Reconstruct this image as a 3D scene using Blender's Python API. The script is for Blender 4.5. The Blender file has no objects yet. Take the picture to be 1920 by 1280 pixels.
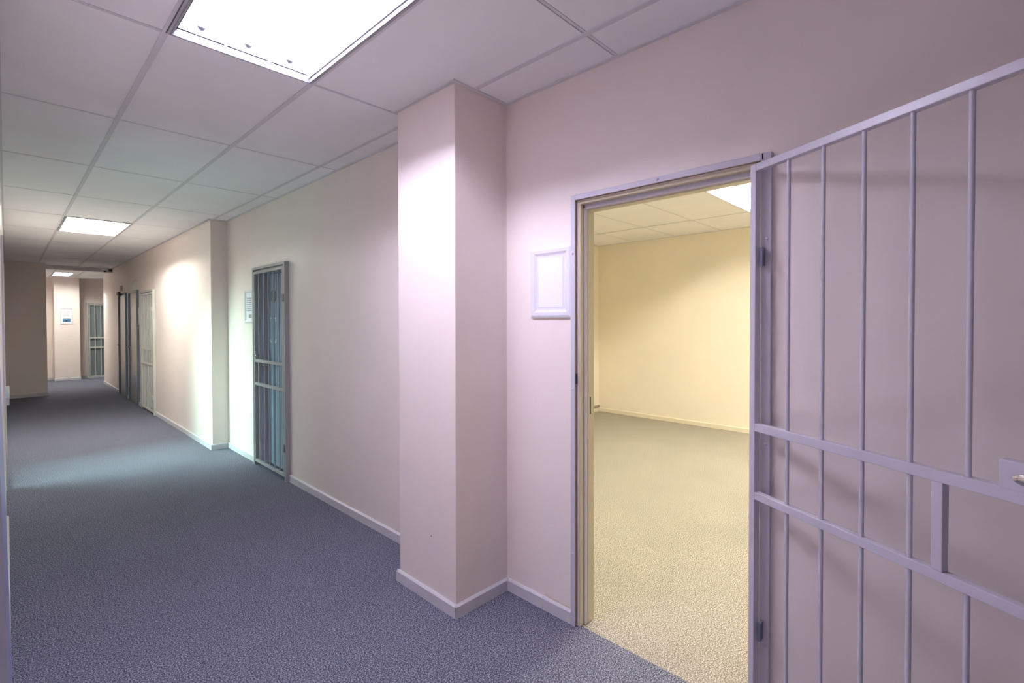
import bpy, bmesh, math, random
from mathutils import Vector, Matrix

# ------------------------------------------------------------------ camera, world, exposure
sc = bpy.context.scene
COL = sc.collection
YAW, PITCH, ROLL, FPX, CY = .8048, .0141, -.0018, 912.81, 615.51
fw = Vector((math.sin(YAW)*math.cos(PITCH), math.cos(YAW)*math.cos(PITCH), -math.sin(PITCH)))
rt = Vector((math.cos(YAW), -math.sin(YAW), 0)); up = rt.cross(fw)
rt2 = rt*math.cos(ROLL) + up*math.sin(ROLL); up2 = -rt*math.sin(ROLL) + up*math.cos(ROLL)
cd = bpy.data.cameras.new('camera'); cam = bpy.data.objects.new('camera', cd); COL.objects.link(cam)
cd.sensor_width = 36; cd.sensor_fit = 'HORIZONTAL'; cd.lens = 36*FPX/1920
cd.shift_y = (CY-640)/1920; cd.clip_start = .01; cd.clip_end = 100
cam.matrix_world = Matrix(((rt2.x, up2.x, -fw.x, 0), (rt2.y, up2.y, -fw.y, 0), (rt2.z, up2.z, -fw.z, 1.5), (0, 0, 0, 1)))
sc.camera = cam
sc.view_settings.view_transform = 'Standard'; sc.view_settings.look = 'None'
sc.view_settings.gamma = 1; sc.view_settings.use_curve_mapping = False
sc.view_settings.exposure = 0.9
world = bpy.data.worlds.new('world'); sc.world = world; world.use_nodes = True
world.node_tree.nodes['Background'].inputs[0].default_value = (.75, .88, 1, 1)
world.node_tree.nodes['Background'].inputs[1].default_value = .5
sc.cycles.max_bounces = 10; sc.cycles.diffuse_bounces = 7; sc.cycles.sample_clamp_indirect = 6
sc.cycles.caustics_reflective = False; sc.cycles.caustics_refractive = False

NEAR_C, NEAR_P = (.81, .77, 1.0), 76
FAR_C, FAR_P = (1.0, 1.0, .90), 110
OFF_C, OFF_P = (1.0, .935, .80), 150
def area(name, loc, sx, sy, power, color, rot=(0, 0, 0), spread=180):
    l = bpy.data.lights.new(name, 'AREA'); l.shape = 'RECTANGLE'; l.size = sx; l.size_y = sy
    l.energy = power; l.color = color; l.spread = math.radians(spread)
    o = bpy.data.objects.new(name, l); COL.objects.link(o); o.location = loc; o.rotation_euler = rot
    return o
# daylight falling through the glazed door in the left wall
area('daylight', (-.9, 6.9, 1.75), 1.1, 1.2, 23, (.78, 1, .96), (0, math.radians(-62), math.radians(-19)), 70)

# added fill aimed up through the camera's doorway to brighten the corridor ceiling
area('doorway_ceiling_fill', (-1.0, -.35, .3), 1.2, 1.5, 8, (.80, .76, 1.0), (0, math.radians(-160), 0))
# daylight coming up through the service hatch
area('hatch_daylight', (-.75, 4.6, 1.0), .8, 1.0, 2.5, (.72, 1, .92), (0, math.radians(-135), 0), 120)

# ------------------------------------------------------------------ materials
def nt(name):
    m = bpy.data.materials.new(name); m.use_nodes = True
    t = m.node_tree; b = t.nodes['Principled BSDF']
    return m, t, b
def node(t, typ, **kw):
    n = t.nodes.new(typ)
    for k, v in kw.items(): setattr(n, k, v)
    return n
def pos(t):
    return node(t, 'ShaderNodeNewGeometry').outputs['Position']
def noise(t, scale, detail=3, rough=.5):
    n = node(t, 'ShaderNodeTexNoise'); n.inputs['Scale'].default_value = scale
    n.inputs['Detail'].default_value = detail; n.inputs['Roughness'].default_value = rough
    t.links.new(pos(t), n.inputs['Vector']); return n
def ramp(t, fac, stops):
    r = node(t, 'ShaderNodeValToRGB'); e = r.color_ramp.elements
    e[0].position, e[0].color = stops[0][0], (*stops[0][1], 1)
    e[1].position, e[1].color = stops[-1][0], (*stops[-1][1], 1)
    for p, c in stops[1:-1]:
        x = e.new(p); x.color = (*c, 1)
    t.links.new(fac, r.inputs['Fac']); return r
def bump(t, b, h, strength, dist):
    n = node(t, 'ShaderNodeBump'); n.inputs['Strength'].default_value = strength; n.inputs['Distance'].default_value = dist
    t.links.new(h, n.inputs['Height']); t.links.new(n.outputs['Normal'], b.inputs['Normal'])
def paint(name, c, rough=.5, bscale=60, bstr=.25, bd=.002, var=.04, spec=.5):
    m, t, b = nt(name)
    n = noise(t, 1.7, 4, .6)
    r = ramp(t, n.outputs['Fac'], [(.3, tuple(v*(1-var) for v in c)), (.7, tuple(min(1, v*(1+var)) for v in c))])
    t.links.new(r.outputs['Color'], b.inputs['Base Color'])
    b.inputs['Roughness'].default_value = rough
    b.inputs['Specular IOR Level'].default_value = spec
    n2 = noise(t, bscale, 4, .6); bump(t, b, n2.outputs['Fac'], bstr, bd)
    return m
def flat(name, c, rough=.5, metal=0, spec=.5):
    m, t, b = nt(name); b.inputs['Base Color'].default_value = (*c, 1)
    b.inputs['Roughness'].default_value = rough; b.inputs['Metallic'].default_value = metal
    b.inputs['Specular IOR Level'].default_value = spec
    return m
def emit(name, c, s):
    m, t, b = nt(name); b.inputs['Base Color'].default_value = (.9, .9, .9, 1)
    b.inputs['Emission Color'].default_value = (*c, 1); b.inputs['Emission Strength'].default_value = s
    return m
def wall_mat(name, c, rough=.38):
    m, t, b = nt(name)
    n = noise(t, 1.1, 5, .6)
    r = ramp(t, n.outputs['Fac'], [(.3, tuple(v*.96 for v in c)), (.7, tuple(min(1, v*1.03) for v in c))])
    t.links.new(r.outputs['Color'], b.inputs['Base Color'])
    b.inputs['Roughness'].default_value = rough; b.inputs['Specular IOR Level'].default_value = .35
    a = noise(t, 9, 3, .55); f = noise(t, 120, 3, .6)
    mx = node(t, 'ShaderNodeMath', operation='MULTIPLY_ADD'); mx.inputs[1].default_value = .12
    t.links.new(f.outputs['Fac'], mx.inputs[0]); t.links.new(a.outputs['Fac'], mx.inputs[2])
    bump(t, b, mx.outputs[0], .35, .006)
    return m
def carpet(name, dark, mid, light):
    m, t, b = nt(name)
    n = noise(t, 165, 3, .75)
    r = ramp(t, n.outputs['Fac'], [(.38, dark), (.5, mid), (.62, light)])
    n2 = noise(t, 2.2, 4, .6)
    r2 = ramp(t, n2.outputs['Fac'], [(.3, (.95, .95, .95)), (.7, (1.04, 1.04, 1.04))])
    mx = node(t, 'ShaderNodeMix', data_type='RGBA', blend_type='MULTIPLY'); mx.inputs[0].default_value = 1
    t.links.new(r.outputs['Color'], mx.inputs[6]); t.links.new(r2.outputs['Color'], mx.inputs[7])
    t.links.new(mx.outputs[2], b.inputs['Base Color'])
    b.inputs['Roughness'].default_value = .95; b.inputs['Specular IOR Level'].default_value = .12
    n3 = noise(t, 260, 2, .7); bump(t, b, n3.outputs['Fac'], .6, .004)
    return m
M = dict(
    wall=wall_mat('wall_paint', (.82, .735, .695)),
    cream=wall_mat('office_wall_paint', (.84, .785, .655)),
    tile=paint('ceiling_tile', (.87, .87, .885), .9, 220, .3, .001, .03, .2),
    tee=paint('ceiling_tee', (.66, .65, .68), .6, 40, .05, .001, .02),
    plenum=flat('plenum_dark', (.03, .03, .03), .9),
    carpet=carpet('corridor_carpet', (.014, .016, .028), (.094, .099, .140), (.38, .39, .46)),
    beige=carpet('office_carpet', (.09, .08, .06), (.29, .265, .215), (.60, .565, .48)),
    skirt=paint('skirting_gloss', (.60, .59, .63), .3, 25, .15, .002, .04),
    office_skirt=paint('office_skirting', (.74, .68, .54), .35, 25, .15, .002, .03),
    steel=paint('lilac_gloss_steel', (.54, .52, .60), .24, 45, .35, .0025, .05),
    steel_grey=paint('grey_gloss_steel', (.36, .36, .37), .28, 45, .35, .0025, .05),
    steel_pale=paint('pale_gloss_steel', (.58, .585, .56), .3, 45, .3, .0025, .05),
    jamb=paint('cream_jamb_paint', (.56, .50, .37), .35, 40, .3, .002, .06),
    jamb_brown=paint('brown_jamb_edge', (.25, .18, .12), .5, 40, .3, .002, .12),
    blue_leaf=paint('blue_door_paint', (.26, .35, .46), .3, 30, .15, .002, .04),
    hinge=paint('dark_hinge_steel', (.13, .13, .19), .35, 30, .2, .002, .06),
    blue_jamb=paint('blue_jamb_gloss', (.24, .28, .50), .3, 30, .2, .002, .04),
    blue_frame=paint('blue_frame_gloss', (.12, .155, .21), .25, 30, .2, .002, .06),
    grey_leaf=paint('grey_door_paint', (.36, .36, .34), .25, 30, .1, .001, .04),
    teal_leaf=paint('grey_blue_door_paint', (.20, .25, .27), .35, 30, .1, .001, .04),
    pale_leaf=paint('pale_blue_door_paint', (.38, .43, .43), .35, 30, .1, .001, .04),
    white=paint('white_plastic', (.70, .70, .74), .3, 10, .02, .001, .01),
    rim=flat('light_rim_grey', (.40, .40, .43), .4),
    paper=paint('white_paper', (.77, .78, .82), .8, 10, .02, .001, .01),
    ink=flat('grey_ink', (.35, .30, .33), .8),
    blue_ink=flat('blue_ink', (.06, .20, .38), .7),
    black=flat('black_plastic', (.012, .012, .014), .4),
    chrome=flat('chrome', (.75, .72, .68), .18, 1),
    plaque=paint('dull_metal_plaque', (.17, .17, .17), .45, 30, .2, .001, .08),
    trunk=paint('grey_brown_trunking', (.30, .25, .17), .5, 30, .1, .001, .03),
    housing=flat('light_housing_white', (.86, .86, .88), .35),
    louvre=flat('satin_aluminium', (.80, .80, .82), .25, .6),
    pale_wood=paint('bright_filler', (.70, .62, .48), .6, 60, .3, .002, .1),
)
gm, gt, gb = nt('clear_glass')
tr_ = node(gt, 'ShaderNodeBsdfTransparent'); tr_.inputs[0].default_value = (.9, 1, .96, 1)
gl_ = node(gt, 'ShaderNodeBsdfGlossy'); gl_.inputs['Roughness'].default_value = .02
mx_ = node(gt, 'ShaderNodeMixShader'); mx_.inputs[0].default_value = .08
gt.links.new(tr_.outputs[0], mx_.inputs[1]); gt.links.new(gl_.outputs[0], mx_.inputs[2])
gt.links.new(mx_.outputs[0], gt.nodes['Material Output'].inputs['Surface'])
M['glass'] = gm

# ------------------------------------------------------------------ mesh helpers
class MB:
    def __init__(s): s.v = []; s.f = []; s.mi = []; s.mats = []; s.smooth = []
    def _m(s, mat):
        if mat not in s.mats: s.mats.append(mat)
        return s.mats.index(mat)
    def poly(s, vs, faces, mat=None, smooth=False):
        o = len(s.v); s.v += [tuple(v) for v in vs]; k = s._m(mat)
        for f in faces: s.f.append(tuple(i+o for i in f)); s.mi.append(k); s.smooth.append(smooth)
    def box(s, x0, x1, y0, y1, z0, z1, mat=None):
        if x0 > x1: x0, x1 = x1, x0
        if y0 > y1: y0, y1 = y1, y0
        if z0 > z1: z0, z1 = z1, z0
        vs = [(x, y, z) for z in (z0, z1) for y in (y0, y1) for x in (x0, x1)]
        s.poly(vs, [(0, 2, 3, 1), (4, 5, 7, 6), (0, 1, 5, 4), (2, 6, 7, 3), (0, 4, 6, 2), (1, 3, 7, 5)], mat)
        return s
    def cyl(s, c, axis, r, h, n=16, mat=None, r2=None, cap=True):
        # c: centre of the start cap, axis 0/1/2, extends by h along it
        r2 = r if r2 is None else r2; A = [(1, 2), (2, 0), (0, 1)][axis]; vs = []
        for k, rr in ((0, r), (h, r2)):
            for i in range(n):
                p = list(c); p[axis] += k; a = 2*math.pi*i/n
                p[A[0]] += rr*math.cos(a); p[A[1]] += rr*math.sin(a); vs.append(p)
        s.poly(vs, [(i, (i+1) % n, (i+1) % n+n, i+n) for i in range(n)], mat, True)
        if cap: s.poly(vs, [tuple(range(n-1, -1, -1)), tuple(range(n, 2*n))], mat)
        return s
    def dome(s, c, axis, sign, r, h, n=14, k=5, mat=None):
        A = [(1, 2), (2, 0), (0, 1)][axis]; vs = []; fs = []
        for j in range(k):
            t = j/k*math.pi/2
            for i in range(n):
                p = list(c); a = 2*math.pi*i/n
                p[axis] += sign*h*math.sin(t); p[A[0]] += r*math.cos(t)*math.cos(a); p[A[1]] += r*math.cos(t)*math.sin(a); vs.append(p)
        p = list(c); p[axis] += sign*h; vs.append(p)
        for j in range(k-1):
            for i in range(n): fs.append((j*n+i, j*n+(i+1) % n, (j+1)*n+(i+1) % n, (j+1)*n+i))
        for i in range(n): fs.append(((k-1)*n+i, (k-1)*n+(i+1) % n, k*n))
        s.poly(vs, fs, mat, True); return s
    def tube(s, pts, r, n=10, mat=None):
        pts = [Vector(p) for p in pts]; vs = []
        for i, p in enumerate(pts):
            d = (pts[min(i+1, len(pts)-1)]-pts[max(i-1, 0)]).normalized()
            a = d.orthogonal().normalized() if i == 0 else (a - d*a.dot(d)).normalized()
            b = d.cross(a)
            for j in range(n):
                t = 2*math.pi*j/n; vs.append(p+a*r*math.cos(t)+b*r*math.sin(t))
        m = len(pts)
        s.poly(vs, [(i*n+j, i*n+(j+1) % n, (i+1)*n+(j+1) % n, (i+1)*n+j) for i in range(m-1) for j in range(n)], mat, True)
        s.poly(vs, [tuple(range(n-1, -1, -1)), tuple(range((m-1)*n, m*n))], mat); return s
    def build(s, name, mat=None, parent=None, bevel=0, local=False, seg=2):
        me = bpy.data.meshes.new(name)
        off = Vector((0, 0, 0))
        if parent is not None and not local:
            q = parent
            while q is not None: off = off + q.location; q = q.parent
        if parent is None and not local:
            xs = [v[0] for v in s.v]; ys = [v[1] for v in s.v]; zs = [v[2] for v in s.v]
            off = Vector(((min(xs)+max(xs))/2, (min(ys)+max(ys))/2, min(zs)))
        me.from_pydata([tuple(Vector(v)-off) for v in s.v], [], s.f)
        for m in s.mats: me.materials.append(M[m] if isinstance(m, str) else (M[mat] if isinstance(mat, str) else mat))
        for p, k, sm in zip(me.polygons, s.mi, s.smooth): p.material_index = k; p.use_smooth = sm
        bm = bmesh.new(); bm.from_mesh(me); bmesh.ops.recalc_face_normals(bm, faces=bm.faces); bm.to_mesh(me); bm.free()
        o = bpy.data.objects.new(name, me); COL.objects.link(o)
        if parent is None: o.location = off
        else: o.parent = parent
        if bevel:
            b = o.modifiers.new('bevel', 'BEVEL'); b.width = bevel; b.segments = seg; b.limit_method = 'ANGLE'; b.angle_limit = math.radians(50)
            b.harden_normals = False
        return o
def empty(name, loc, label=None, cat=None, group=None, kind=None, rz=0):
    o = bpy.data.objects.new(name, None); COL.objects.link(o); o.location = loc; o.rotation_euler = (0, 0, rz); o.empty_display_size = .1
    tag(o, label, cat, group, kind); return o
def tag(o, label=None, cat=None, group=None, kind=None):
    for k, v in (('label', label), ('category', cat), ('group', group), ('kind', kind)):
        if v: o[k] = v
    return o
def struct(name, mb, mat=None, label=None, bevel=0):
    o = mb.build(name, mat, bevel=bevel); return tag(o, label, name.split('_')[0], kind='structure')

# ------------------------------------------------------------------ key planes (metres)
HC = 2.70          # corridor ceiling
W1, WP, W2, W3 = 1.9376, 1.568, 1.84, 1.665    # right wall near / pillar face / recess wall / far wall
P1, P2, Q1, END = 1.905, 2.414, 6.479, 15.5
LW = -.015         # left wall face
T0, TA, K0, KB = .471, .611, 2.44, 1.246       # ceiling grid
OX, OY, OZ = 6.875, 4.60, 2.755                # office far wall, left wall, ceiling

# ------------------------------------------------------------------ floor and walls
struct('floor', MB().box(-2.6, 1.95, -2.7, 18.2, -.08, 0).box(1.95, 4.2, 13.2, 18.2, -.08, 0), 'carpet', 'dark blue grey flecked carpet covering the corridor floor')
struct('floor_office', MB().box(1.95, 7.1, -2.0, 4.9, -.08, 0), 'beige', 'beige flecked carpet inside the open office')

w = MB()   # near right wall with the office doorway
D0, D1, DH = .585, 1.412, 2.083
TW = W1+.10
w.box(W1, TW, -2.6, D0, 0, 2.95).box(W1, TW, D1, P1+.001, 0, 2.95).box(W1, TW, D0, D1, DH, 2.95)
struct('wall_right', w, 'wall', 'pale pinkish plaster wall around the open office doorway')
struct('wall_pillar', MB().box(WP, 2.1, P1, P2, 0, 2.95), 'wall', 'square plaster pillar standing out from the right wall', bevel=.004)
G0, G1, GH = 4.70, 5.49, 2.03
w = MB().box(W2, W2+.26, P2, G0, 0, 2.95).box(W2, W2+.26, G1, Q1+.02, 0, 2.95).box(W2, W2+.26, G0, G1, GH, 2.95)
w.box(W2+.20, W2+.26, G0, G1, 0, GH)
struct('wall_right', w, 'wall', 'recessed plaster wall between the two pillars with the blue gated door')
H0, H1 = 9.62, 10.50
SE = 6.915
w = MB().box(W3, W3+.40, Q1, SE-.005, 0, 2.95, None)
struct('wall_pillar', w, 'wall', 'shallow plaster pier at the start of the far right wall', bevel=.003)
w = MB().box(W3+.003, W3+.4, SE, H0, 0, 2.95).box(W3+.0015, W3+.4, H1, END, 0, 2.95).box(W3+.0015, W3+.4, H0, H1, 2.0, 2.95).box(W3+.25, W3+.4, H0, H1, 0, 2.0)
w.box(W3+.02, W3+.4, SE-.01, SE+.01, 0, 2.95)
struct('wall_right', w, 'wall', 'long far right wall of the corridor with two grey doors')
struct('wall_far', MB().box(-.4, 4.2, 17.42, 17.6, 0, 2.95), 'wall', 'plaster end wall of the corridor with a gated door')
struct('wall_pillar', MB().box(.855, 1.345, 17.0, 17.45, 0, 2.95), 'wall', 'pale pier carrying a notice at the corridor end', bevel=.004)
struct('wall_far_right', MB().box(4.05, 4.2, 15.4, 17.6, 0, 2.95).box(W3+.3, 4.2, 15.35, 15.5, 0, 2.95), 'wall', 'side walls of the branch at the corridor end')
struct('wall_pillar', MB().box(-.3, .578, 13.72, 14.3, 0, 2.95), 'wall', 'plaster block narrowing the corridor on the left', bevel=.004)
# left wall: doorway beside the camera, hatch, glazed door
w = MB()
LT = LW-.12
w.box(LT, LW, -2.6, -.62, 0, 2.95).box(LT, LW, -.62, .42, 2.25, 2.95).box(LT, LW, .42, 4.05, 0, 2.95)
w.box(LT, LW, 4.05, 5.15, 0, .97).box(LT, LW, 4.05, 5.15, 2.0, 2.95).box(LT, LW, 5.15, 6.25, 0, 2.95)
w.box(LT, LW, 6.25, 7.35, 2.1, 2.95).box(LT, LW, 7.35, 17.6, 0, 2.95)
struct('wall_left', w, 'wall', 'left corridor wall seen edge on')
struct('wall_back', MB().box(-2.4, 2.05, -2.7, -2.55, 0, 2.95), 'wall', 'end wall of the corridor behind the viewpoint')
struct('wall_side_room', MB().box(-2.4, -2.3, -2.6, 1.9, 0, 2.95).box(-2.4, LT, 1.8, 1.9, 0, 2.95), 'wall', 'walls of the small room on the left')
# office
w = MB().box(OX, OX+.12, -2.0, OY+.12, 0, 2.95)
struct('wall_office_far', w, 'cream', 'cream far wall of the lit office')
struct('wall_office_left', MB().box(TW, OX+.12, OY, OY+.12, 0, 2.95), 'cream', 'cream left wall of the lit office')
struct('wall_office_right', MB().box(TW, OX+.12, -2.0, -1.88, 0, 2.95), 'cream', 'cream right wall of the lit office')
w = MB().box(TW, TW+.012, -1.88, D0, 0, 2.95).box(TW, TW+.012, D1, P1, 0, 2.95).box(TW, TW+.012, D0, D1, DH, 2.95).box(2.1, 2.112, P1, OY, 0, 2.95)
struct('wall_office_near', w, 'cream', 'cream inner face of the wall around the office doorway')
struct('ceiling_slab', MB().box(-2.6, 7.2, -2.9, 18.2, 2.95, 3.05), 'plenum', 'dark slab above the suspended ceiling')

# ------------------------------------------------------------------ suspended ceilings
def ceiling(name, xl, yl, z, skip, bounds, label, holes=(), long_axis='y'):
    mb = MB(); g = .012
    x0, x1, y0, y1 = bounds
    def blocked(a, b, c, d):
        out = [(a, b, c, d)]
        for (hx0, hx1, hy0, hy1) in holes:
            nx = []
            for (p, q, r_, s_) in out:
                if q <= hx0 or p >= hx1 or s_ <= hy0 or r_ >= hy1: nx.append((p, q, r_, s_)); continue
                if p < hx0: nx.append((p, hx0, r_, s_))
                if q > hx1: nx.append((hx1, q, r_, s_))
                p2, q2 = max(p, hx0), min(q, hx1)
                if r_ < hy0: nx.append((p2, q2, r_, hy0))
                if s_ > hy1: nx.append((p2, q2, hy1, s_))
            out = nx
        return [q for q in out if q[1]-q[0] > .004 and q[3]-q[2] > .004]
    xs = [x0]+[x for x in xl if x0 < x < x1]+[x1]; ys = [y0]+[y for y in yl if y0 < y < y1]+[y1]
    for i in range(len(xs)-1):
        for j in range(len(ys)-1):
            cx, cy = (xs[i]+xs[i+1])/2, (ys[j]+ys[j+1])/2
            if any(a < cx < b and c < cy < d for a, b, c, d in skip): continue
            gx, gy = (.004, .012) if long_axis == 'y' else (.0125, .004)
            for q in blocked(xs[i]+gx, xs[i+1]-gx, ys[j]+gy, ys[j+1]-(.009 if long_axis == 'y' else .004)):
                mb.box(q[0], q[1], q[2], q[3], z, z+.015, 'tile')
    for x in xs[1:-1]:
        for q in blocked(x-.012, x+.012, y0, y1): mb.box(*q, z-.004, z+.02, 'tee')
    for y in ys[1:-1]:
        for q in blocked(x0, x1, y-.008, y+.006):
            mb.box(*q, z-.0015, z+.004, 'tee')
    return mb
LIGHTS = [(T0, T0+TA, K0-KB, K0), (T0, T0+TA, K0+4*KB, K0+5*KB)]
xl = [T0+TA*i for i in range(-5, 3)]; yl = [K0+KB*k for k in range(-4, 10)]
solid = [(WP, 3, P1, P2), (W3, 3, Q1, END)]
cm = ceiling('ceiling', xl, yl, HC, LIGHTS, (LW, W1, -2.55, 14.0), '', solid + [(W2, 3, P2, Q1)] + [(a, b, c, d) for a, b, c, d in LIGHTS])
struct('ceiling', cm, 'tile', 'grey white suspended tile ceiling of the corridor')
b = MB().box(-.1, W3+.05, 14.0, 14.12, 2.615, 2.95)
struct('trim_bulkhead', b, 'tee', 'grey drop beam where the corridor ceiling steps down')
L3 = (.775, 1.255, 15.3, 16.55)
cm = ceiling('ceiling', [.3, L3[0], L3[1], 1.9, 2.5, 3.1, 3.7], [L3[2], L3[3]], 2.66, [L3], (LW, 4.05, 14.12, 17.42), '', [(.855, 1.345, 17.0, 17.5), L3, (W3, 5, 14, END), (-1, .578, 13.7, 14.3)])
struct('ceiling_end', cm, 'tile', 'tile ceiling at the far end of the corridor')
OXL = [2.15, 3.40, 4.65, 5.925]; OYL = [1.93-.665*5, 1.93-.665*4, 1.93-.665*3, 1.93-.665*2, 1.93-.665, 1.93, 2.595, 3.26, 3.925]
OL = [(4.65, 5.925, 1.265, 1.93), (4.65, 5.925, -1.395, -.73), (3.40-1.25, 3.40, 1.265, 1.93)]
cm = ceiling('ceiling', OXL, OYL, OZ, OL, (2.05, OX, -1.88, OY), '', OL, 'x')
struct('ceiling_office', cm, 'tile', 'tile ceiling inside the office')
# side room ceiling
struct('ceiling_side_room', MB().box(-2.3, LT, -2.55, 1.8, 2.69, 2.72), 'tile', 'ceiling of the small room on the left')

# wall angles under the ceilings
def trim(name, segs, z, mat='tee', t=.02, label=None):
    mb = MB()
    for x0, x1, y0, y1 in segs: mb.box(x0, x1, y0, y1, z-.006, z+.0015)
    return struct(name, mb, mat, label)
t = .02
trim('trim_1', [(W1-t, W1, -2.55, P1-t), (WP-t, W1, P1-t, P1), (WP-t, WP, P1, P2), (WP-t, W2, P2, P2+t), (W2-t, W2, P2+t, Q1-t), (W3-t, W2, Q1-t, Q1), (W3-t, W3, Q1, 14.0)], HC, label='thin ceiling edge angle along the right wall')
trim('trim_2', [(LW, LW+.012, -2.55, 13.7), (LW, .578, 13.70, 13.72)], HC, label='thin ceiling edge angle along the left wall')
trim('trim_3', [(OX-t, OX, -1.88, OY), (2.12, OX-t, OY-t, OY)], OZ, label='thin ceiling edge angle in the office')

# skirting boards: strips with a sloped top edge
SH, ST = .066, .015
def skirt_run(mb, a, b_, nrm, h=SH, tt=ST, ea=0, eb=0):
    a = Vector((*a, 0)); b_ = Vector((*b_, 0)); n = Vector((*nrm, 0)); d = (b_-a).normalized()
    a0, b0 = a-d*0, b_+d*0; a1, b1 = a-d*ea, b_+d*eb
    vs = []
    for (p, q) in ((a0, a1), (b0, b1)):
        vs += [p, q+n*tt, q+n*tt+Vector((0, 0, h-.009)), q+n*(tt*.35)+Vector((0, 0, h)), p+Vector((0, 0, h))]
    mb.poly(vs, [(0, 1, 6, 5), (1, 2, 7, 6), (2, 3, 8, 7), (3, 4, 9, 8), (0, 5, 9, 4), (0, 4, 3, 2, 1), (5, 6, 7, 8, 9)])
mb = MB()
skirt_run(mb, (W1, 1.447), (W1, 1.632), (-1, 0)); skirt_run(mb, (W1, 1.634), (W1, P1), (-1, 0), eb=-ST)
skirt_run(mb, (W1, -2.5), (W1, .56), (-1, 0))
struct('baseboard_right', mb, 'skirt', 'lilac grey skirting board beside the office door')
mb = MB()
skirt_run(mb, (W1, P1), (WP, P1), (0, -1), ea=-ST, eb=ST); skirt_run(mb, (WP, P1), (WP, P2), (-1, 0), ea=ST, eb=ST); skirt_run(mb, (WP, P2), (W2, P2), (0, 1), ea=ST)
struct('baseboard_pillar', mb, 'skirt', 'lilac grey skirting board around the near pillar')
mb = MB(); skirt_run(mb, (W2, P2), (W2, 4.66), (-1, 0)); skirt_run(mb, (W2, 5.53), (W2, Q1), (-1, 0), eb=-ST)
struct('baseboard_right', mb, 'skirt', 'lilac grey skirting board either side of the gated blue door')
mb = MB(); skirt_run(mb, (W2, Q1), (W3, Q1), (0, -1), ea=-ST, eb=ST); skirt_run(mb, (W3, Q1), (W3, 9.52), (-1, 0), ea=ST)
skirt_run(mb, (W3, 10.62), (W3, 10.93), (-1, 0)); skirt_run(mb, (W3, 11.86), (W3, 12.14), (-1, 0)); skirt_run(mb, (W3, 13.06), (W3, END), (-1, 0))
struct('baseboard_right', mb, 'skirt', 'pale skirting board along the far right wall')
mb = MB(); skirt_run(mb, (.578, 13.72), (LW, 13.72), (0, -1), ea=ST)
struct('baseboard_left', mb, 'skirt', 'pale skirting board under the left plaster block')
mb = MB(); skirt_run(mb, (1.345, 17.0), (.855, 17.0), (0, -1), ea=ST, eb=ST); skirt_run(mb, (1.345, 17.42), (1.345, 17.0), (1, 0), eb=ST); skirt_run(mb, (.855, 17.42), (LW, 17.42), (0, -1)); skirt_run(mb, (1.5, 17.42), (1.345, 17.42), (0, -1))
struct('baseboard_far', mb, 'skirt', 'pale skirting board around the end pier')
mb = MB(); skirt_run(mb, (LW, .60), (LW, 5.2), (1, 0)); skirt_run(mb, (LW, 7.42), (LW, 13.7), (1, 0), tt=.008)
struct('baseboard_left', mb, 'skirt', 'pale skirting board along the left wall')
mb = MB(); skirt_run(mb, (OX, -1.88), (OX, OY), (-1, 0), h=.064); skirt_run(mb, (2.12, OY), (OX, OY), (0, -1), h=.064)
struct('baseboard_office', mb, 'office_skirt', 'cream skirting board inside the office')
# cable trunking above the office skirting
o = empty('cable_trunking', (4.4, OY-.02, .075), 'grey brown cable trunking above the skirting on the office left wall', 'trunking')
MB().box(2.5, OX-.02, OY-.035, OY, .075, .098).build('trunking_body', 'trunk', o, bevel=.002)
MB().box(2.5, OX-.02, OY-.040, OY, .0985, .104).build('trunking_lid', 'trunk', o, bevel=.001)

# peeled paint above the skirting by the office door
random.seed(4)
def blob(cx_, cz, ry, rz, x, th, seed):
    rnd = random.Random(seed); n = 14; vs = []
    for k in (0, 1):
        for i in range(n):
            a = 2*math.pi*i/n; q = .65+.5*rnd.random() if k == 0 else None
            if k == 0: rr = q; vs.append((x-th, cx_+ry*rr*math.cos(a), cz+rz*rr*math.sin(a)))
            else:
                v = vs[i]; vs.append((x, v[1], v[2]))
    return vs, [tuple(range(n)), tuple(range(2*n-1, n-1, -1))]+[(i, (i+1) % n, (i+1) % n+n, i+n) for i in range(n)]
mb = MB()
for k, (yy, zz, ry, rz) in enumerate([(1.60, .073, .03, .007), (1.555, .071, .035, .006), (1.50, .070, .03, .006), (1.47, .074, .012, .006)]):
    mb.poly(*blob(yy, zz, ry, rz, W1+.0005, .0015, k))
for k, (yy, zz, ry, rz) in enumerate([(1.466, .018, .014, .006), (1.60, .012, .008, .004), (1.632, .04, .002, .02)]):
    mb.poly(*blob(yy, zz, ry, rz, W1-ST+.0005, .0012, 9+k))
struct('trim_peeled_paint', mb, 'pale_wood', 'flaked and filled paint on the skirting beside the office door')
mb = MB(); mb.poly(*blob(2.11, .352, .007, .0025, WP+.0005, .001, 3))
struct('trim_scuff', mb, 'black', 'small dark scuff low on the near pillar')

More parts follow.
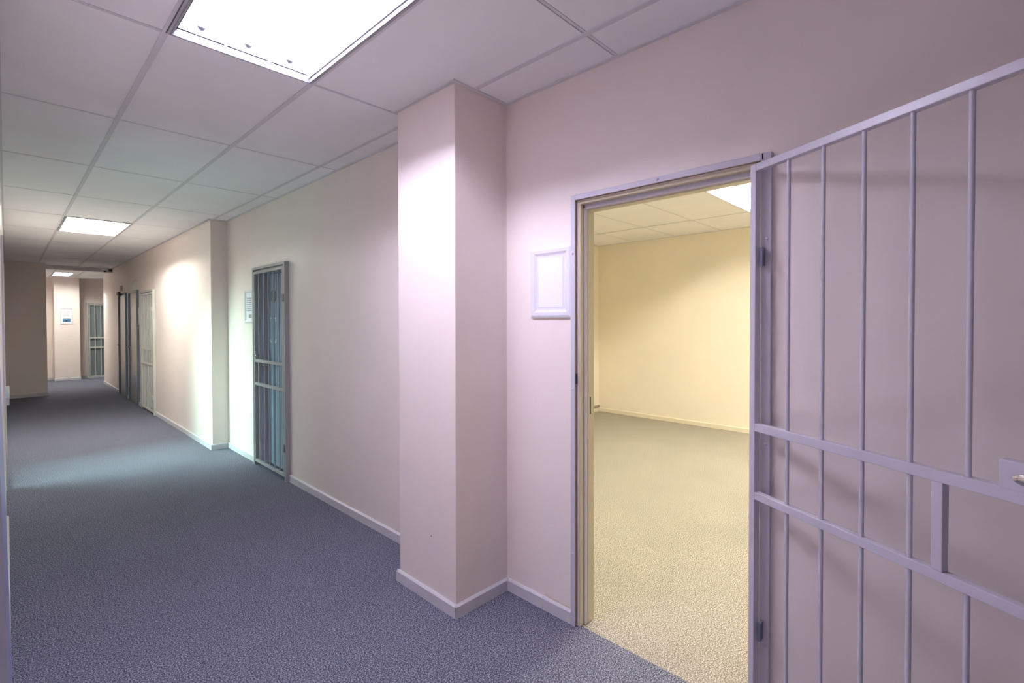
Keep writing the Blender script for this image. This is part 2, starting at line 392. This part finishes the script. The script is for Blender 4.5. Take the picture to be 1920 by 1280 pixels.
# ------------------------------------------------------------------ ceiling lights
def troffer(rect, z, color, power, label, tubes_along='y', nt_=3, up_=.085, glow=None, fin=True, group=None, blade=(.018, .040)):
    x0, x1, y0, y1 = rect
    root = empty('ceiling_light', ((x0+x1)/2, (y0+y1)/2, z), label, 'ceiling light', group)
    f = .026; e = .004
    X0, X1, Y0, Y1 = x0+e, x1-e, y0+e, y1-e
    mb = MB()
    # moulded rim: flat flange, small bead, then a lip sloping up towards the lamps
    prof = [(0, .004), (0, -.006), (.008, -.009), (.009, -.006), (.012, -.006), (.013, -.011), (.017, -.011), (f, .016), (f, .022)]
    vs = []; k = len(prof)
    for (u, v, su, sv) in ((X0, Y0, 1, 1), (X1, Y0, -1, 1), (X1, Y1, -1, -1), (X0, Y1, 1, -1)):
        for (i, dz) in prof: vs.append((u+su*i, v+sv*i, z+dz))
    mb.poly(vs, [(c*k+i, c*k+(i+1) % k, ((c+1) % 4)*k+(i+1) % k, ((c+1) % 4)*k+i) for c in range(4) for i in range(k)])
    mb.build('light_frame', 'rim', root)
    X0 += f; X1 -= f; Y0 += f; Y1 -= f; zt = z+up_; h = .003
    mb = MB().box(X0-h, X1+h, Y0-h, Y1+h, zt, zt+h)
    mb.box(X0-h, X0, Y0, Y1, z+.012, zt).box(X1, X1+h, Y0, Y1, z+.012, zt).box(X0-h, X1+h, Y0-h, Y0, z+.012, zt).box(X0-h, X1+h, Y1, Y1+h, z+.012, zt)
    mb.build('light_housing', 'housing', root)
    em = emit('lamp_glow', color, power)
    rad = .013; zc = zt-.026
    along = tubes_along == 'y'
    U0, U1 = (X0, X1) if along else (Y0, Y1); V0, V1 = (Y0, Y1) if along else (X0, X1)
    B = lambda m_, u0, u1, v0, v1, a, b_: m_.box(*((u0, u1, v0, v1) if along else (v0, v1, u0, u1)), a, b_)
    for i in range(nt_):
        u = U0+(i+.5)*(U1-U0)/nt_
        ax = 1 if along else 0
        c0 = (u, V0+.03, zc) if along else (V0+.03, u, zc)
        MB().cyl(c0, ax, rad, V1-V0-.06, 10).build('lamp_tube', em, root)
        for vv, hh in ((V0+.006, .024), (V1-.03, .024)):
            c1 = (u, vv, zc) if along else (vv, u, zc)
            MB().cyl(c1, ax, rad+.002, hh, 12).build('lamp_holder', 'black', root)
    if fin:
        lm = MB()
        for i in range(nt_+1):
            u = U0+i*(U1-U0)/nt_
            # V shaped reflector between the tubes
            wd = .022
            ua, ub = max(U0+.0005, u-wd), min(U1-.0005, u+wd)
            pts = [(ua, z+.055), (u if 0 < i < nt_ else (U0+.0005 if i == 0 else U1-.0005), z+.004), (ub, z+.055)]
            vs = []
            for v in (V0+.002, V1-.002):
                for uu, zz in pts: vs.append((uu, v, zz) if along else (v, uu, zz))
            lm.poly(vs, [(0, 1, 4, 3), (1, 2, 5, 4), (0, 3, 5, 2)])
        n = int(round((V1-V0)/.082))
        for k in range(1, n):
            v = V0+k*(V1-V0)/n
            B(lm, U0+.001, U1-.001, v-.0008, v+.0008, z+blade[0], z+blade[1])
        lm.build('louvre', 'louvre', root)
    return root
troffer(LIGHTS[0], HC, (*NEAR_C,), NEAR_P, 'large bright louvred ceiling light nearest the viewer above the pillar', group='corridor ceiling lights')
troffer(LIGHTS[1], HC, (*FAR_C,), FAR_P, 'bright ceiling light halfway down the corridor', group='corridor ceiling lights', blade=(.034, .040))
r3 = troffer((L3[0], L3[1]-.13, L3[2], L3[3]), 2.66, (*FAR_C,), FAR_P*1.6, 'small distant ceiling light at the corridor end', nt_=2, group='corridor ceiling lights')
MB().box(L3[1]-.14, L3[1]-.012, L3[2]+.012, L3[3]-.012, 2.658, 2.664).build('side_panel', 'white', r3)
for q, lab, pw in zip(OL[1:], ('ceiling light deep in the office, right of the visible one', 'ceiling light in the office just inside the doorway'), (1.3, .85)): troffer(q, OZ, (*OFF_C,), OFF_P*pw, lab, tubes_along='x')
troffer(OL[0], OZ, (*OFF_C,), OFF_P, 'bright ceiling light inside the office seen through the doorway', tubes_along='x')

# ------------------------------------------------------------------ security gates
def gate(loc, rz, width, bars, rails, ztop, zbot, mat, label, group=None, mull=None, lock_x=None, lock_z=(1.10, 1.195), br=.0065, flip=1, hinge_z=()):
    g = empty('security_gate', loc, label, 'security gate', group, rz=rz)
    t = .0125; s = .025
    MB().box(-.020, .005, -t, t, zbot, ztop).build('stile', mat, g, bevel=.002, local=True)
    MB().box(width-s, width, -t, t, zbot, ztop).build('stile', mat, g, bevel=.002, local=True)
    MB().box(.005, width-s, -t, t, ztop-.026, ztop).build('top_rail', mat, g, bevel=.002, local=True)
    MB().box(.005, width-s, -t, t, zbot, zbot+.026).build('bottom_rail', mat, g, bevel=.002, local=True)
    for (a, b_) in rails: MB().box(.005, width-s, -t, t, a, b_).build('cross_rail', mat, g, bevel=.002, local=True)
    (lo0, lo1), (hi0, hi1) = sorted(rails)
    if mull: MB().box(mull[0], mull[1], -t, t, lo1, hi0).build('mullion', mat, g, bevel=.002, local=True)
    for x in bars:
        inner = mull and (x > mull[0]-.01)
        segs = [(hi1-.003, ztop-.024), (zbot+.024, lo0+.003)]
        if not inner: segs = [(zbot+.024, ztop-.024)]
        for a, b_ in segs:
            MB().cyl((x, 0, a), 2, br, b_-a, 12).build('bar', mat, g, local=True)
    if lock_x:
        x0, x1 = lock_x
        lp = MB().box(x0, x1, -.0135, .0135, lock_z[0], lock_z[1]).build('lock_plate', mat, g, bevel=.0015, local=True)
        xc = x0+.055 if x1 > x0+.1 else (x0+x1)/2; zc = (lock_z[0]+lock_z[1])/2-.004; n = 24
        for sg in (-1, 1):
            mb = MB(); vs = []
            for yy, k in ((.0133, 1), (.0165, .93), (.0175, .80)):
                for i in range(n):
                    a = 2*math.pi*i/n; vs.append((xc+.033*k*math.cos(a), sg*yy, zc+.0135*k*math.sin(a)))
            mb.poly(vs, [(r*n+i, r*n+(i+1) % n, (r+1)*n+(i+1) % n, (r+1)*n+i) for r in (0, 1) for i in range(n)]+[tuple(range(2*n, 3*n))], None, True)
            es = mb.build('escutcheon', 'chrome', lp, local=True); es['label'] = 'oval chrome keyhole cover'
            mb = MB().cyl((xc-.024, sg*.0172-(0 if sg > 0 else .003), zc), 1, .004, .003, 10, 'chrome')
            mb.cyl((xc-.004, sg*.0174-(0 if sg > 0 else .0012), zc), 1, .0045, .0012, 12, 'black')
            mb.box(xc-.004, xc+.018, min(sg*.0174, sg*.0186), max(sg*.0174, sg*.0186), zc-.0025, zc+.0025, 'black')
            mb.build('keyhole', 'black', lp, local=True)
    for z0_ in hinge_z:
        MB().cyl((-.022, .012*flip, z0_), 2, .008, .07, 12).build('hinge', mat, g, local=True)
    return g
# the big open gate, folded back along the near right wall
gate((1.8896, .5854, 0), -2.0724, .845, [.1355+.128*k for k in range(6)], [(1.101, 1.130), (.853, .880)], 2.066, .035, 'steel',
     'open lilac grey barred steel gate swung back in front of the near right wall', group='barred steel security gates', mull=(.577, .602), lock_x=(.712, .845), lock_z=(1.128, 1.192), flip=1, hinge_z=(.32, 1.70))

def rivet(mb, x, y, z, axis=0, sign=-1, r=.006): mb.dome((x, y, z), axis, sign, r, .005)
# flat steel frame round the office doorway
o = empty('gate_frame', (W1, 1.0, 0), 'lilac grey riveted steel frame around the open office doorway', 'gate frame', 'steel frames holding the barred gates')
FX = 1.918
mb = MB().box(FX, FX+.006, 1.421, 1.447, 0, 2.112).box(FX, FX+.006, .547, .581, 0, 2.112).box(FX, FX+.006, .573, 1.421, 2.087, 2.112)
mb.box(FX+.006, W1, 1.439, 1.447, 0, 2.112).box(FX+.006, W1, .547, .553, 0, 2.112).box(FX+.006, W1, .553, 1.439, 2.106, 2.112)
mb.build('frame_angle', 'steel', o, bevel=.0015)
mb = MB().box(FX+.006, W1+.003, 1.421, 1.4245, .01, 2.087).box(FX+.006, W1+.003, .568, .573, .01, 2.087).box(FX+.006, W1+.003, .573, 1.421, 2.087, 2.091)
p = mb.build('frame_inner_leg', 'jamb_brown', o); p['label'] = 'brownish inner edge of the frame, dirt and shadow painted in'  # the brown holds both dirt and the shadow behind the front face
for (y, z) in ((1.434, 1.83), (1.434, 1.17), (1.434, .36), (.560, 1.80), (.560, 1.05), (.560, .31)):
    mb = MB(); rivet(mb, FX, y, z); mb.build('rivet', 'steel', o)
mb = MB(); rivet(mb, FX, .99, 2.10); mb.build('rivet', 'steel', o)
MB().box(FX+.0065, FX+.010, 1.4205, 1.4212, 1.14, 1.21).build('frame_filler', 'plaque', o)
for z0_ in (.335, 1.70): MB().box(1.885, FX, .566, .576, z0_, z0_+.065).build('hinge_leaf', 'hinge', o)
MB().box(FX+.004, W1, 1.4185, 1.421, 1.195, 1.245).build('latch_keep', 'black', o)

# pressed steel door frame in the opening (door leaf swung out of view)
o = empty('door_1', (W1+.05, 1.0, 0), 'open office doorway with cream and lilac pressed steel jambs', 'door', kind='structure')
def jamb_profile(parent):
    for sgn, yb in ((1, 1.412), (-1, .585)):
        def bx(mb, x0, x1, d0, d1, z0=0, z1=2.085): mb.box(x0, x1, yb-sgn*d0, yb-sgn*d1, z0, z1)
        mb = MB(); bx(mb, W1+.001, W1+.030, -.004, .009); mb.build('jamb', 'jamb', parent, bevel=.003)
        mb = MB(); bx(mb, W1+.030, W1+.052, -.004, .017); q = mb.build('jamb_stop', 'steel', parent, bevel=.003)
        mb = MB(); bx(mb, W1+.052, TW+.004, -.004, .019); mb.build('jamb', 'jamb', parent, bevel=.003)
    ya, yb = .585+.004, 1.412-.004
    MB().box(W1+.001, W1+.030, ya, yb, 2.068, 2.09).build('jamb_head', 'jamb', parent, bevel=.003)
    MB().box(W1+.030, W1+.052, ya, yb, 2.048, 2.09).build('head_stop', 'steel', parent, bevel=.003)
    MB().box(W1+.052, TW+.004, ya, yb, 2.043, 2.09).build('jamb_head', 'jamb', parent, bevel=.003)
    MB().box(W1+.068, W1+.074, 1.3915, 1.3935, 1.04, 1.125).build('strike_slot', 'black', parent)
jamb_profile(o)

# ------------------------------------------------------------------ blue gated door (recess wall)
XG = 1.80
o = empty('gate_frame', (XG, 5.08, 0), 'grey steel box frame around the gated blue door past the near pillar', 'gate frame', 'steel frames holding the barred gates')
mb = MB().box(XG-.004, W2, 4.663, 4.690, 0, 2.066).box(XG-.004, W2, 5.492, 5.515, 0, 2.066).box(XG-.004, W2, 4.690, 5.492, 2.040, 2.066)
mb.build('frame_angle', 'steel_grey', o, bevel=.002)
for z0_ in (.28, 1.69): MB().box(XG-.012, XG-.004, 4.672, 4.706, z0_, z0_+.07).build('hinge_leaf', 'plaque', o, bevel=.001)
gate((XG+.008, 4.714, 0), math.pi/2, .762, [5.346-4.714-.0, 5.209-4.714, 5.088-4.714, 4.958-4.714, 4.83-4.714], [(1.085, 1.115), (.845, .875)], 2.022, .045, 'steel_grey',
     'closed grey barred steel gate in front of the blue door past the near pillar', group='barred steel security gates', mull=(.622, .640), lock_x=(.712, .756), lock_z=(1.113, 1.20), hinge_z=(.28, 1.69))
o = empty('door_2', (1.93, 5.1, 0), 'blue grey door behind the closed gate past the near pillar', 'door', kind='structure')
mb = MB().box(1.925, 1.965, G0+.02, G1-.045, .012, 2.0)
mb.build('door_leaf', 'blue_leaf', o, bevel=.002)
mb = MB()
for k in range(13):
    y = G0+.05+k*.055
    mb.box(1.922, 1.926, y, y+.004, .05, 1.99)
mb.build('board_bead', 'blue_leaf', o)
mb = MB().box(W2+.02, 2.0, G0, G0+.02, 0, GH).box(W2+.02, 2.0, G1-.02, G1, 0, GH).box(W2+.02, 2.0, G0+.02, G1-.02, 2.004, GH)
mb.build('door_jamb', 'steel', o)
n = 28; mb = MB()
vs = [(x, 5.277+.078*math.cos(2*math.pi*i/n), 1.768+.062*math.sin(2*math.pi*i/n)) for x in (1.925, 1.919) for i in range(n)]
mb.poly(vs, [(i, (i+1) % n, (i+1) % n+n, i+n) for i in range(n)]+[tuple(range(n)), tuple(range(n, 2*n))])
mb.build('number_plaque', 'plaque', o, bevel=.001)
for (y, z, sy, sz) in ((5.372, 1.547, -1, -1), (5.212, 1.547, 1, -1), (5.372, 1.283, -1, 1), (5.212, 1.283, 1, 1)):
    mb = MB().box(1.9225, 1.9245, y, y+sy*.032, z, z+sz*.014).box(1.9225, 1.9245, y, y+sy*.014, z+sz*.014, z+sz*.042)
    mb.build('tape_scrap', 'paper', o)
mb = MB().tube([(1.922, 5.42, 1.04), (1.875, 5.42, 1.04), (1.868, 5.432, 1.04), (1.868, 5.53-.06, 1.04)], .008, 8).box(1.916, 1.925, 5.395, 5.44, .97, 1.12)
mb.build('door_handle', 'chrome', o)

# ------------------------------------------------------------------ pale gated door further down
X3 = 1.632
o = empty('gate_frame', (X3, 10.05, 0), 'pale steel box frame around the narrow gated door beyond the shallow pier', 'gate frame', 'steel frames holding the barred gates')
mb = MB().box(X3-.004, W3, 9.53, 9.57, 0, 2.03).box(X3-.004, W3, 10.56, 10.60, 0, 2.03).box(X3-.004, W3, 9.57, 10.56, 2.0, 2.03)
mb.build('frame_angle', 'steel_pale', o, bevel=.002)
for z0_ in (.25, 1.68): MB().box(X3-.012, X3-.004, 9.55, 9.60, z0_, z0_+.07).build('hinge_leaf', 'white', o, bevel=.001)
gate((X3+.008, 9.595, 0), math.pi/2, .955, [.14+.13*k for k in range(6)], [(1.035, 1.065), (.79, .82)], 1.985, .035, 'steel_pale',
     'closed pale barred steel gate beyond the shallow pier', group='barred steel security gates', mull=(.80, .82), lock_x=(.90, .95), lock_z=(1.06, 1.14), hinge_z=(.25, 1.68))
o = empty('door_3', (1.8, 10.05, 0), 'pale green grey door behind the gate beyond the shallow pier', 'door', kind='structure')
MB().box(1.78, 1.82, H0+.03, H1-.03, .012, 1.97).build('door_leaf', 'pale_leaf', o, bevel=.002)
MB().box(W3+.02, 1.84, H0, H0+.03, 0, 2.0).box(W3+.02, 1.84, H1-.03, H1, 0, 2.0).box(W3+.02, 1.84, H0+.03, H1-.03, 1.97, 2.0).build('door_jamb', 'steel_pale', o)

# ------------------------------------------------------------------ two plain grey doors
def plain_door(name, y0, y1, label, plate):
    o = empty(name, (W3, (y0+y1)/2, 0), label, 'door', kind='structure')
    mb = MB().box(W3-.034, W3+.002, y0, y0+.045, 0, 2.085).box(W3-.034, W3+.002, y1-.045, y1, 0, 2.085).box(W3-.034, W3+.002, y0+.045, y1-.045, 2.045, 2.085)
    mb.build('door_frame', 'blue_frame', o, bevel=.002)
    MB().box(W3-.012, W3+.002, y0+.047, y1-.047, .01, 2.043).build('door_leaf', 'grey_leaf', o, bevel=.001)
    yh = y1-.10
    mb = MB().tube([(W3-.012, yh, 1.03), (W3-.055, yh, 1.03), (W3-.062, yh-.012, 1.03), (W3-.062, yh-.12, 1.03)], .009, 8)
    if plate: mb.box(W3-.018, W3-.012, yh-.02, yh+.02, .88, 1.08)
    else: mb.cyl((W3-.020, yh, 1.03), 0, .025, .008, 14)
    mb.build('door_handle', 'chrome', o)
    return o
plain_door('door_4', 10.94, 11.85, 'plain grey door with lever handle and backplate, nearer of the pair', True)
plain_door('door_5', 12.15, 13.05, 'plain grey door with lever handle, farther of the pair', False)
# surface conduits above those doors
o = empty('conduit_cluster', (W3, 11.25, 2.1), 'cluster of short cream conduits on the wall above the nearer plain grey door', 'conduit')
for k, y in enumerate((11.05, 11.13, 11.24, 11.40)): MB().box(W3-.022, W3+.003, y, y+.035, 2.09, 2.26+.01*(k % 2)).build('conduit', 'steel_pale', o, bevel=.004)
o = empty('conduit_cluster', (W3, 12.75, 2.1), 'pair of short cream conduits above the farther plain grey door', 'conduit')
for y in (12.66, 12.82): MB().box(W3-.022, W3+.003, y, y+.035, 2.14, 2.25).build('conduit', 'steel_pale', o, bevel=.004)
o = empty('door_closer', (W3, 12.75, 2.05), 'small black box on the frame of the farther plain grey door', 'door closer')
MB().box(W3-.075, W3-.034, 12.66, 12.86, 2.05, 2.12).build('closer_body', 'black', o, bevel=.006)
MB().tube([(W3-.05, 12.66, 2.085), (W3-.06, 12.45, 2.085), (W3-.04, 12.3, 2.075)], .006, 8).build('closer_arm', 'black', o)

# ------------------------------------------------------------------ gated door at the corridor end
YF = 17.37
o = empty('gate_frame', (1.98, YF, 0), 'pale green grey steel frame around the gated door at the corridor end', 'gate frame', 'steel frames holding the barred gates')
mb = MB().box(1.505, 1.545, YF-.02, 17.42, 0, 2.03).box(2.42, 2.46, YF-.02, 17.42, 0, 2.03).box(1.545, 2.42, YF-.02, 17.42, 2.0, 2.03)
mb.build('frame_angle', 'steel_pale', o, bevel=.002)
for z0_ in (.35, 1.62): MB().box(1.525, 1.57, YF-.026, YF-.02, z0_, z0_+.08).build('hinge_leaf', 'steel_pale', o)
g4 = gate((1.575, YF, 0), 0, .84, [.11, .232, .354, .476, .598, .72], [(1.06, 1.10), (.80, .84)], 1.985, .03, 'steel_pale',
     'closed pale green barred gate at the far corridor end beside the pier', group='barred steel security gates', lock_x=(.79, .835), lock_z=(1.09, 1.16), br=.010, hinge_z=())
o = empty('door_6', (1.98, 17.42, 0), 'grey blue door behind the gate at the corridor end', 'door', kind='structure')
MB().box(1.55, 2.41, 17.400, 17.421, .015, 1.99).build('door_leaf', 'teal_leaf', o)
MB().cyl((1.93, 17.392, 1.765), 1, .06, .01, 20).build('number_plaque', 'plaque', o)
MB().box(1.52, 2.44, YF-.03, 17.40, 0, .018).build('gap_light_strip', 'white', o)  # white strip painted for the light showing in the gap below the door

# ------------------------------------------------------------------ picture frames
def notice(parent, nrm, u0, u1, z0, z1, x, fwid=.042, dep=.016, text=None, inner='paper', flip=False):
    """rectangular snap frame on a wall; nrm 'x' faces -X, 'y' faces -Y; u is Y or X"""
    def bx(mb, a, b_, c, d, p, q, mat=None):
        if nrm == 'x': mb.box(x-q, x-p, a, b_, c, d, mat)
        else: mb.box(a, b_, x-q, x-p, c, d, mat)
    # mitred rounded moulding
    prof = [(0, 0), (0, dep*.7), (fwid*.25, dep), (fwid*.6, dep*.95), (fwid*.85, dep*.55), (fwid, dep*.5), (fwid, 0)]
    mb = MB(); vs = []
    cs = [(u0, z0, 1, 1), (u1, z0, -1, 1), (u1, z1, -1, -1), (u0, z1, 1, -1)]
    for (u, z, su, sz) in cs:
        for (i, d) in prof:
            uu, zz = u+su*i, z+sz*i
            vs.append((x-d, uu, zz) if nrm == 'x' else (uu, x-d, zz))
    k = len(prof); fs = []
    for c in range(4):
        for i in range(k): fs.append((c*k+i, c*k+(i+1) % k, ((c+1) % 4)*k+(i+1) % k, ((c+1) % 4)*k+i))
    mb.poly(vs, fs); mb.build('moulding', 'white', parent)
    mb = MB(); bx(mb, u0+fwid-.004, u1-fwid+.004, z0+fwid-.004, z1-fwid+.004, 0, dep*.35)
    s = mb.build('sheet', inner, parent)
    if text:
        iu0, iu1, iz0, iz1 = u0+fwid, u1-fwid, z0+fwid, z1-fwid; W_, H_ = iu1-iu0, iz1-iz0
        for (a, b_, c, d, m_) in text:
            mb = MB(); bx(mb, iu0+a*W_, iu0+b_*W_, iz0+c*H_, iz0+d*H_, dep*.35, dep*.35+.001)
            mb.build('print', m_, s)
o = empty('picture_frame', (W1, 1.585, 1.52), 'white snap frame holding a blank white sheet beside the office door', 'picture frame', 'white frames on the walls')
notice(o, 'x', 1.449, 1.716, 1.520, 1.878, W1, fwid=.045)
MB().box(W1-.0075, W1-.0055, 1.493, 1.672, 1.564, 1.834).build('backing', 'white', o)
MB().box(W1-.009, W1-.0072, 1.503, 1.662, 1.574, 1.824).build('blank_sheet', 'paper', o)
def lines(rows, x0, x1, z0, z1, seed):
    rnd = random.Random(seed); out = []
    for r in range(rows):
        z = z1-(r+.5)*(z1-z0)/rows; x = x0; hh = (z1-z0)/rows*.22
        while x < x1-.03:
            wd = .04+.07*rnd.random(); out.append((x, min(x+wd, x1), z-hh, z+hh, 'ink')); x += wd+.03
    return out
o = empty('picture_frame', (W2, 5.73, 1.49), 'white framed notice with faint grey text left of the blue gated door', 'picture frame', 'white frames on the walls')
notice(o, 'x', 5.60, 5.855, 1.49, 1.847, W2, fwid=.035, text=lines(7, .12, .88, .30, .85, 2)+[(.1, .55, .06, .2, 'ink')])
o = empty('picture_frame', (1.09, 17.0, 1.46), 'white framed notice with grey text and a blue band on the end pier', 'picture frame', 'white frames on the walls')
notice(o, 'y', .968, 1.212, 1.46, 1.868, 17.0, fwid=.032, text=lines(5, .16, .86, .48, .86, 5)+[(.08, .90, .06, .30, 'blue_ink'), (.32, .62, .12, .17, 'paper'), (.38, .58, .20, .24, 'paper')])
o = empty('picture_frame', (W3, 10.78, 1.45), 'narrow pale framed notice between the far gated door and the nearest plain grey door', 'picture frame', 'white frames on the walls')
notice(o, 'x', 10.66, 10.88, 1.45, 1.77, W3, fwid=.03)

# ------------------------------------------------------------------ dome camera on the beam
o = empty('dome_camera', (1.53, 13.93, 2.62), 'small white dome security camera under the ceiling at the corridor narrowing', 'security camera')
MB().cyl((1.53, 13.93, 2.655), 2, .062, .041, 20).build('mount', 'white', o, bevel=.004)
MB().dome((1.53, 13.93, 2.656), 2, -1, .056, .020, 20).build('dome_collar', 'white', o)
MB().dome((1.53, 13.93, 2.645), 2, -1, .034, .040, 20).build('lens_dome', 'black', o)
MB().box(1.60, 1.655, 13.94, 14.0, 2.63, 2.668).build('cable_box', 'black', o, bevel=.004)

# ------------------------------------------------------------------ left edge: hatch, glazed door, near jamb
o = empty('window_1', (LW, 6.8, 0), 'glazed daylight door opening in the left wall', 'window', kind='structure')
mb = MB().box(LT, LW+.006, 6.25, 6.31, 0, 2.1).box(LT, LW+.006, 7.29, 7.35, 0, 2.1).box(LT, LW+.006, 6.31, 7.29, 2.04, 2.1).box(LT, LW-.02, 6.31, 7.29, 0, .08)
mb.build('window_frame', 'steel_pale', o, bevel=.002)
MB().box(LW-.065, LW-.06, 6.31, 7.29, .08, 2.04).build('pane', 'glass', o)
o = empty('window_2', (LW, 4.6, 1.0), 'white framed service hatch in the left wall', 'window', kind='structure')
mb = MB().box(LT, LW+.008, 4.05, 4.11, .97, 2.0).box(LT, LW+.008, 5.09, 5.15, .97, 2.0).box(LT, LW+.008, 4.11, 5.09, 1.94, 2.0)
mb.build('window_frame', 'white', o, bevel=.002)
MB().box(LW-.065, LW-.06, 4.11, 5.09, 1.03, 1.94).build('pane', 'glass', o)
o = empty('counter_ledge', (LW, 4.95, .94), 'white ledge jutting from the left wall at hatch height', 'ledge')
MB().box(LT+.01, .013, 4.75, 5.30, .985, 1.02).build('ledge_top', 'white', o, bevel=.003)
MB().box(LW-.001, .011, 4.78, 5.27, .935, .985).build('ledge_apron', 'white', o, bevel=.002)
# near door frame at the left edge of the view: slightly out of plumb
o = empty('door_7', (LW, .50, 0), 'blue edged door frame right beside the viewpoint', 'door', kind='structure')
mb = MB(); vs = []
for z in (0, 2.25):
    n_, f_ = -.0013-.016*(z-1.28), .0005-.016*(z-1.24)
    vs += [(-.040, .42, z), (n_, .42, z), (f_, .50, z), (-.040, .50, z)]
mb.poly(vs, [(1, 2, 6, 5), (2, 3, 7, 6), (0, 1, 2, 3), (4, 5, 6, 7)], 'blue_jamb'); mb.poly(vs, [(0, 1, 5, 4), (3, 0, 4, 7)], 'steel')
mb.build('door_jamb', 'blue_jamb', o)
MB().box(LT, -.04, .405, .42, 0, 2.25).build('reveal_lining', 'steel', o)
